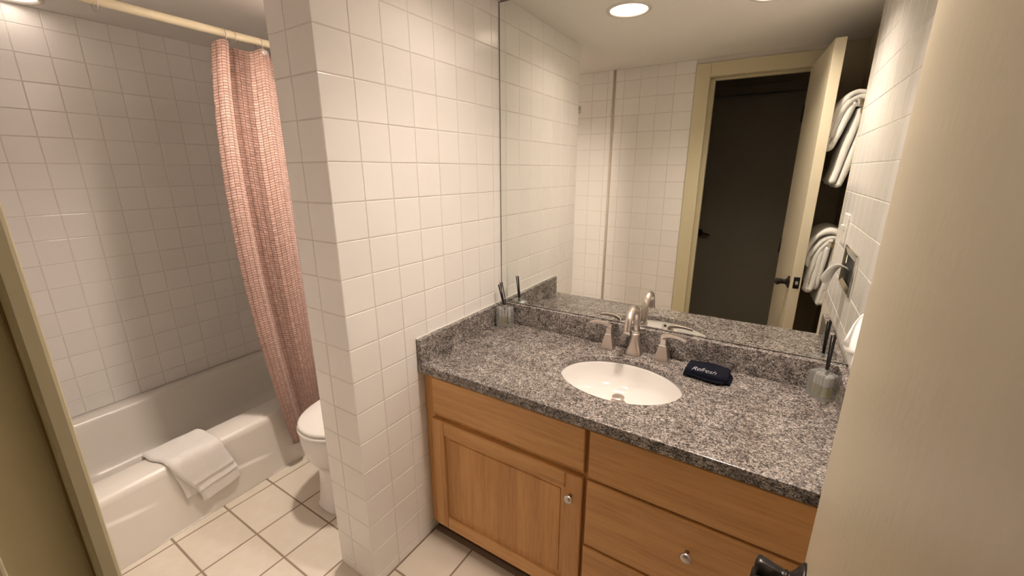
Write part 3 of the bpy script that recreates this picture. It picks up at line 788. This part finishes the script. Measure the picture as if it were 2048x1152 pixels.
shear(bm)
obj('basin', bm, 'tub', tb, smooth=True)
# apron: rounded top edge, and a shallow pressed ledge that slopes towards the tap end and dies out at both ends
def smooth(a, b, x): t = min(1, max(0, (x-a)/(b-a))); return t*t*(3-2*t)
bm = bmesh.new(); NA, NB = 150, 60; g = []
for k in range(NB+1):
    z = lerp(RIM-.03, 0, k/NB); row = []
    for i in range(NA+1):
        y = lerp(TL0, TL1, i/NA); zr = lerp(.196, .118, smooth(0, 1, (y+1.22)/.535))if False else .196+(.118-.196)*(y+1.22)/.535
        win = smooth(TL0+.02, TL0+.08, y)*(1-smooth(-1.20, -1.11, y))+smooth(-1.0, -.95, y)*(1-smooth(-.74, -.66, y))+smooth(-.6, -.56, y)*(1-smooth(-.2, -.16, y))
        row.append((.0075*(1-smooth(zr-.012, zr+.004, z))*win+.004*(RIM-.03-z)/RIM, y, z))
    g.append(row)
top = [[(x, y, z) for y in [lerp(TL0, TL1, i/NA) for i in range(NA+1)]] for x, z in ((-.022, RIM-.001), (-.010, RIM-.004), (-.003, RIM-.013))]
loft(bm, top+g+[[(-.02, p[1], 0) for p in g[-1]]], False, False, False)
obj('apron', bm, 'tub', tb, smooth=True)
bm = bmesh.new(); lathe(bm, [(.03, -.0005), (.03, .003), (.01, .004)], (-.45, TL1-.42, RIM-.293), 20); obj('drain', bm, 'chrome', tb, smooth=True)
obj('caulk', boxes((.003, .009, TL0+.02, TL1-.02, .0002, .004)), 'tub', tb, bevel=.001)

# towel over the tub rim
def rim_towel():
    e = empty('bath_mat', TUB[0], TUB[1]); tag(e, 'folded white bath mat with woven bands draped over the tub rim', 'towel')
    def sheet(path, yl, yr, th, bands, nm, zsl=0, wob=.003):
        # path: list of (x,z); yl/yr: tables of left/right edge by arc fraction
        P = [Vector((x, 0, z)) for x, z in path]; Q = []
        n = len(P)
        for i in range(n-1):
            p0, p1, p2, p3 = P[max(i-1, 0)], P[i], P[i+1], P[min(i+2, n-1)]
            for k in range(10):
                t = k/10; Q.append(.5*((2*p1)+(-p0+p2)*t+(2*p0-5*p1+4*p2-p3)*t*t+(-p0+3*p1-3*p2+p3)*t**3))
        Q.append(P[-1]); L = [0]
        for a, b in zip(Q, Q[1:]): L.append(L[-1]+(b-a).length)
        tot = L[-1]; bm = bmesh.new(); rings_ = []; m_ = 22
        top = []; bot = []
        for i, q in enumerate(Q):
            f = L[i]/tot
            t = (Q[min(i+1, len(Q)-1)]-Q[max(i-1, 0)]).normalized(); nn = Vector((t.z, 0, -t.x))*-1
            if nn.z < 0 and abs(nn.x) < .3: nn = -nn
            if nn.x < -.2 and q.x > -.06: nn = -nn
            rt_, rb_ = [], []
            for j in range(m_+1):
                s_ = j/m_; y = lerp(interp(yl, f), interp(yr, f), s_)
                ed = min(1, .35+min(s_, 1-s_)*14)
                h = th*ed*(1+.06*math.sin(13*s_+7*f))
                for b0, bw, ba in bands:
                    h += ba*math.exp(-((f-b0)/bw)**2)
                hang = max(0, (f-.42)/.58)
                w = wob*hang*math.sin(5*s_+3*f+1)
                dz = zsl*hang*s_
                rt_.append(q+nn*h+Vector((w, y, dz))); rb_.append(q+Vector((w, y, dz)))
            top.append(rt_); bot.append(rb_)
        for t_, b_ in zip(top, bot): rings_.append([tuple(p) for p in t_]+[tuple(p) for p in b_[::-1]])
        loft(bm, rings_); return obj(nm, bm, 'terry', e, smooth=True)
    sheet([(-.172, .245), (-.166, .295), (-.146, .3135), (-.07, .3125), (-.015, .3135), (.006, .300), (.0125, .255), (.016, .19), (.0165, .135), (.0165, .085)],
          [(0, -1.105), (.25, -1.100), (.45, -1.080), (1, -.995)], [(0, -.895), (.3, -.885), (.45, -.885), (1, -.842)], .013,
          [(.775, .010, .0035), (.865, .010, .0035), (.82, .022, -.003)], 'mat_cloth', .030)
    sheet([(-.02, .3105), (.001, .299), (.005, .255), (.0095, .19), (.0098, .135)],
          [(0, -1.075), (1, -1.048)], [(0, -.95), (1, -.93)], .005, [], 'mat_under_layer', 0, .0)
rim_towel()

# ------------------------------------------------------------------ curtain rod, curtain, liner, rings
RZ = 1.957
cr = empty('curtain_rod', TUB[0], TUB[1]); tag(cr, 'cream shower curtain rod across the bathtub alcove', 'curtain rod')
bm = bmesh.new(); tube(bm, [(.03, -1.484, RZ), (.03, -.8, RZ), (.03, .016, RZ)], .0145, 16); obj('rod_tube', bm, 'rod', cr, smooth=True)
bm = bmesh.new(); lathe(bm, [(.030, 0), (.030, -.006), (.017, -.018)], (.03, .018, RZ), 20, 'y'); obj('rod_flange', bm, 'rod', cr, smooth=True)

XO = [(-.66, .030), (-.638, .050), (-.605, .052), (-.585, .010), (-.572, -.040), (-.555, -.046), (-.538, -.005), (-.512, .040), (-.482, .056), (-.445, .046), (-.405, .002), (-.375, .028), (-.33, .050), (-.28, .0), (-.23, .048), (-.18, .0), (-.13, .045), (-.09, .005), (-.06, .03)]
def curtain_pt(y, z):
    """local position of the cloth at nominal place y along the rod and height z"""
    h = (1.925-z)/1.78
    x = interp(XO, y)
    amp = 1-.30*h-.40*h*h*h
    x = .028+(x-.025)*amp + .022*min(1, h*1.3)+.014*h*h + .003*math.sin(9*y+5*z)
    left = .018-.34*h+.52*h*h-.145*h**3
    wgt = max(0, (-.40-y)/.26)
    yy = y+left*wgt+.004*math.sin(3*z+12*y)
    return x, yy
sc = empty('shower_curtain', TUB[0], TUB[1]); tag(sc, 'dusty pink crinkled shower curtain gathered at the end of the rod', 'curtain')
bm = bmesh.new(); uvl = bm.loops.layers.uv.new('UVMap'); NY, NZ = 120, 90
gr = [-.622, -.565, -.462, -.36, -.24, -.12]
ys = [-.66+.60*i/NY for i in range(NY+1)]
arc = [0]
for a_, b_ in zip(ys, ys[1:]):
    p, q = Vector(curtain_pt(a_, 1.2)), Vector(curtain_pt(b_, 1.2)); arc.append(arc[-1]+(q-p).length)
G = []
for k in range(NZ+1):
    row = []
    for i, y in enumerate(ys):
        d_ = min(abs(y-g_) for g_ in gr); ztop = 1.930-.020*min(1, (d_/.045))**1.5
        zbot = .140+.03*max(0, (y+.60)/.4)
        z = lerp(ztop, zbot, k/NZ); x, yy = curtain_pt(y, z)
        row.append(bm.verts.new((x, yy, z)))
    G.append(row)
for k in range(NZ):
    for i in range(NY):
        f = bm.faces.new((G[k][i], G[k][i+1], G[k+1][i+1], G[k+1][i]))
        for lp, (ii, kk) in zip(f.loops, ((i, k), (i+1, k), (i+1, k+1), (i, k+1))):
            lp[uvl].uv = (arc[ii], 1.78*(1-kk/NZ))
obj('curtain_cloth', bm, 'curtain', sc, smooth=True, solid=.0018)
for g_ in gr[1:3]:
    x, yy = curtain_pt(g_, 1.915)
    bm = bmesh.new(); torus(bm, (x+.003, yy, 1.9165), .0085, .0028, 'x', 18, 8); lathe(bm, [(.008, .001), (.008, .0035)], (x, yy, 1.9165), 16, 'x')
    obj('grommet', bm, 'chrome', sc, smooth=True)
bm = bmesh.new(); lathe(bm, [(.030, 0), (.030, .006), (.017, .018)], (.03, -1.482, RZ), 20, 'y'); obj('rod_flange', bm, 'rod', cr, smooth=True)
li = empty('shower_liner', TUB[0], TUB[1]); tag(li, 'cream shower liner behind the pink curtain', 'curtain')
bm = bmesh.new(); Lr = []
for k in range(40):
    z = lerp(1.915, .34, k/39); b_ = interp([(0, 0), (1.74, 0), (1.79, .040), (1.84, .044), (1.90, .0)], z)
    e0 = -.570+.06*max(0, (1.7-z)/1.4)
    Lr.append([(-.075+.008*math.sin(40*y)-.08*max(0, (1.0-z)/1.0), y-(b_ if j == 0 else b_*.6 if j == 1 else b_*.2 if j == 2 else 0), z) for j, y in enumerate([lerp(e0, -.07, i/40) for i in range(41)])])
loft(bm, Lr, False, False, False); obj('liner_sheet', bm, 'liner', li, smooth=True, solid=.0012)
def ring(y, label):
    e = empty('curtain_ring', TUB[0], TUB[1]); tag(e, label, 'curtain ring', 'curtain rings on the cream rod')
    bm = bmesh.new(); torus(bm, (.03, y, RZ-.0085), .0245, .0017, 'y', 28, 8); o = obj('wire_ring', bm, 'nickel', e, smooth=True)
ring(-.972, 'lone metal ring on the bare left stretch of the rod')
ring(-.600, 'metal curtain ring nearest the free edge of the pink curtain')
ring(-.563, 'second metal curtain ring from the free edge of the pink curtain')
ring(-.460, 'third metal curtain ring, beside the tiled wing wall in the photo')
ring(-.24, 'metal curtain ring at the wall end of the rod hidden by the wing wall'); ring(-.12, 'metal curtain ring closest to the back wall on the rod')
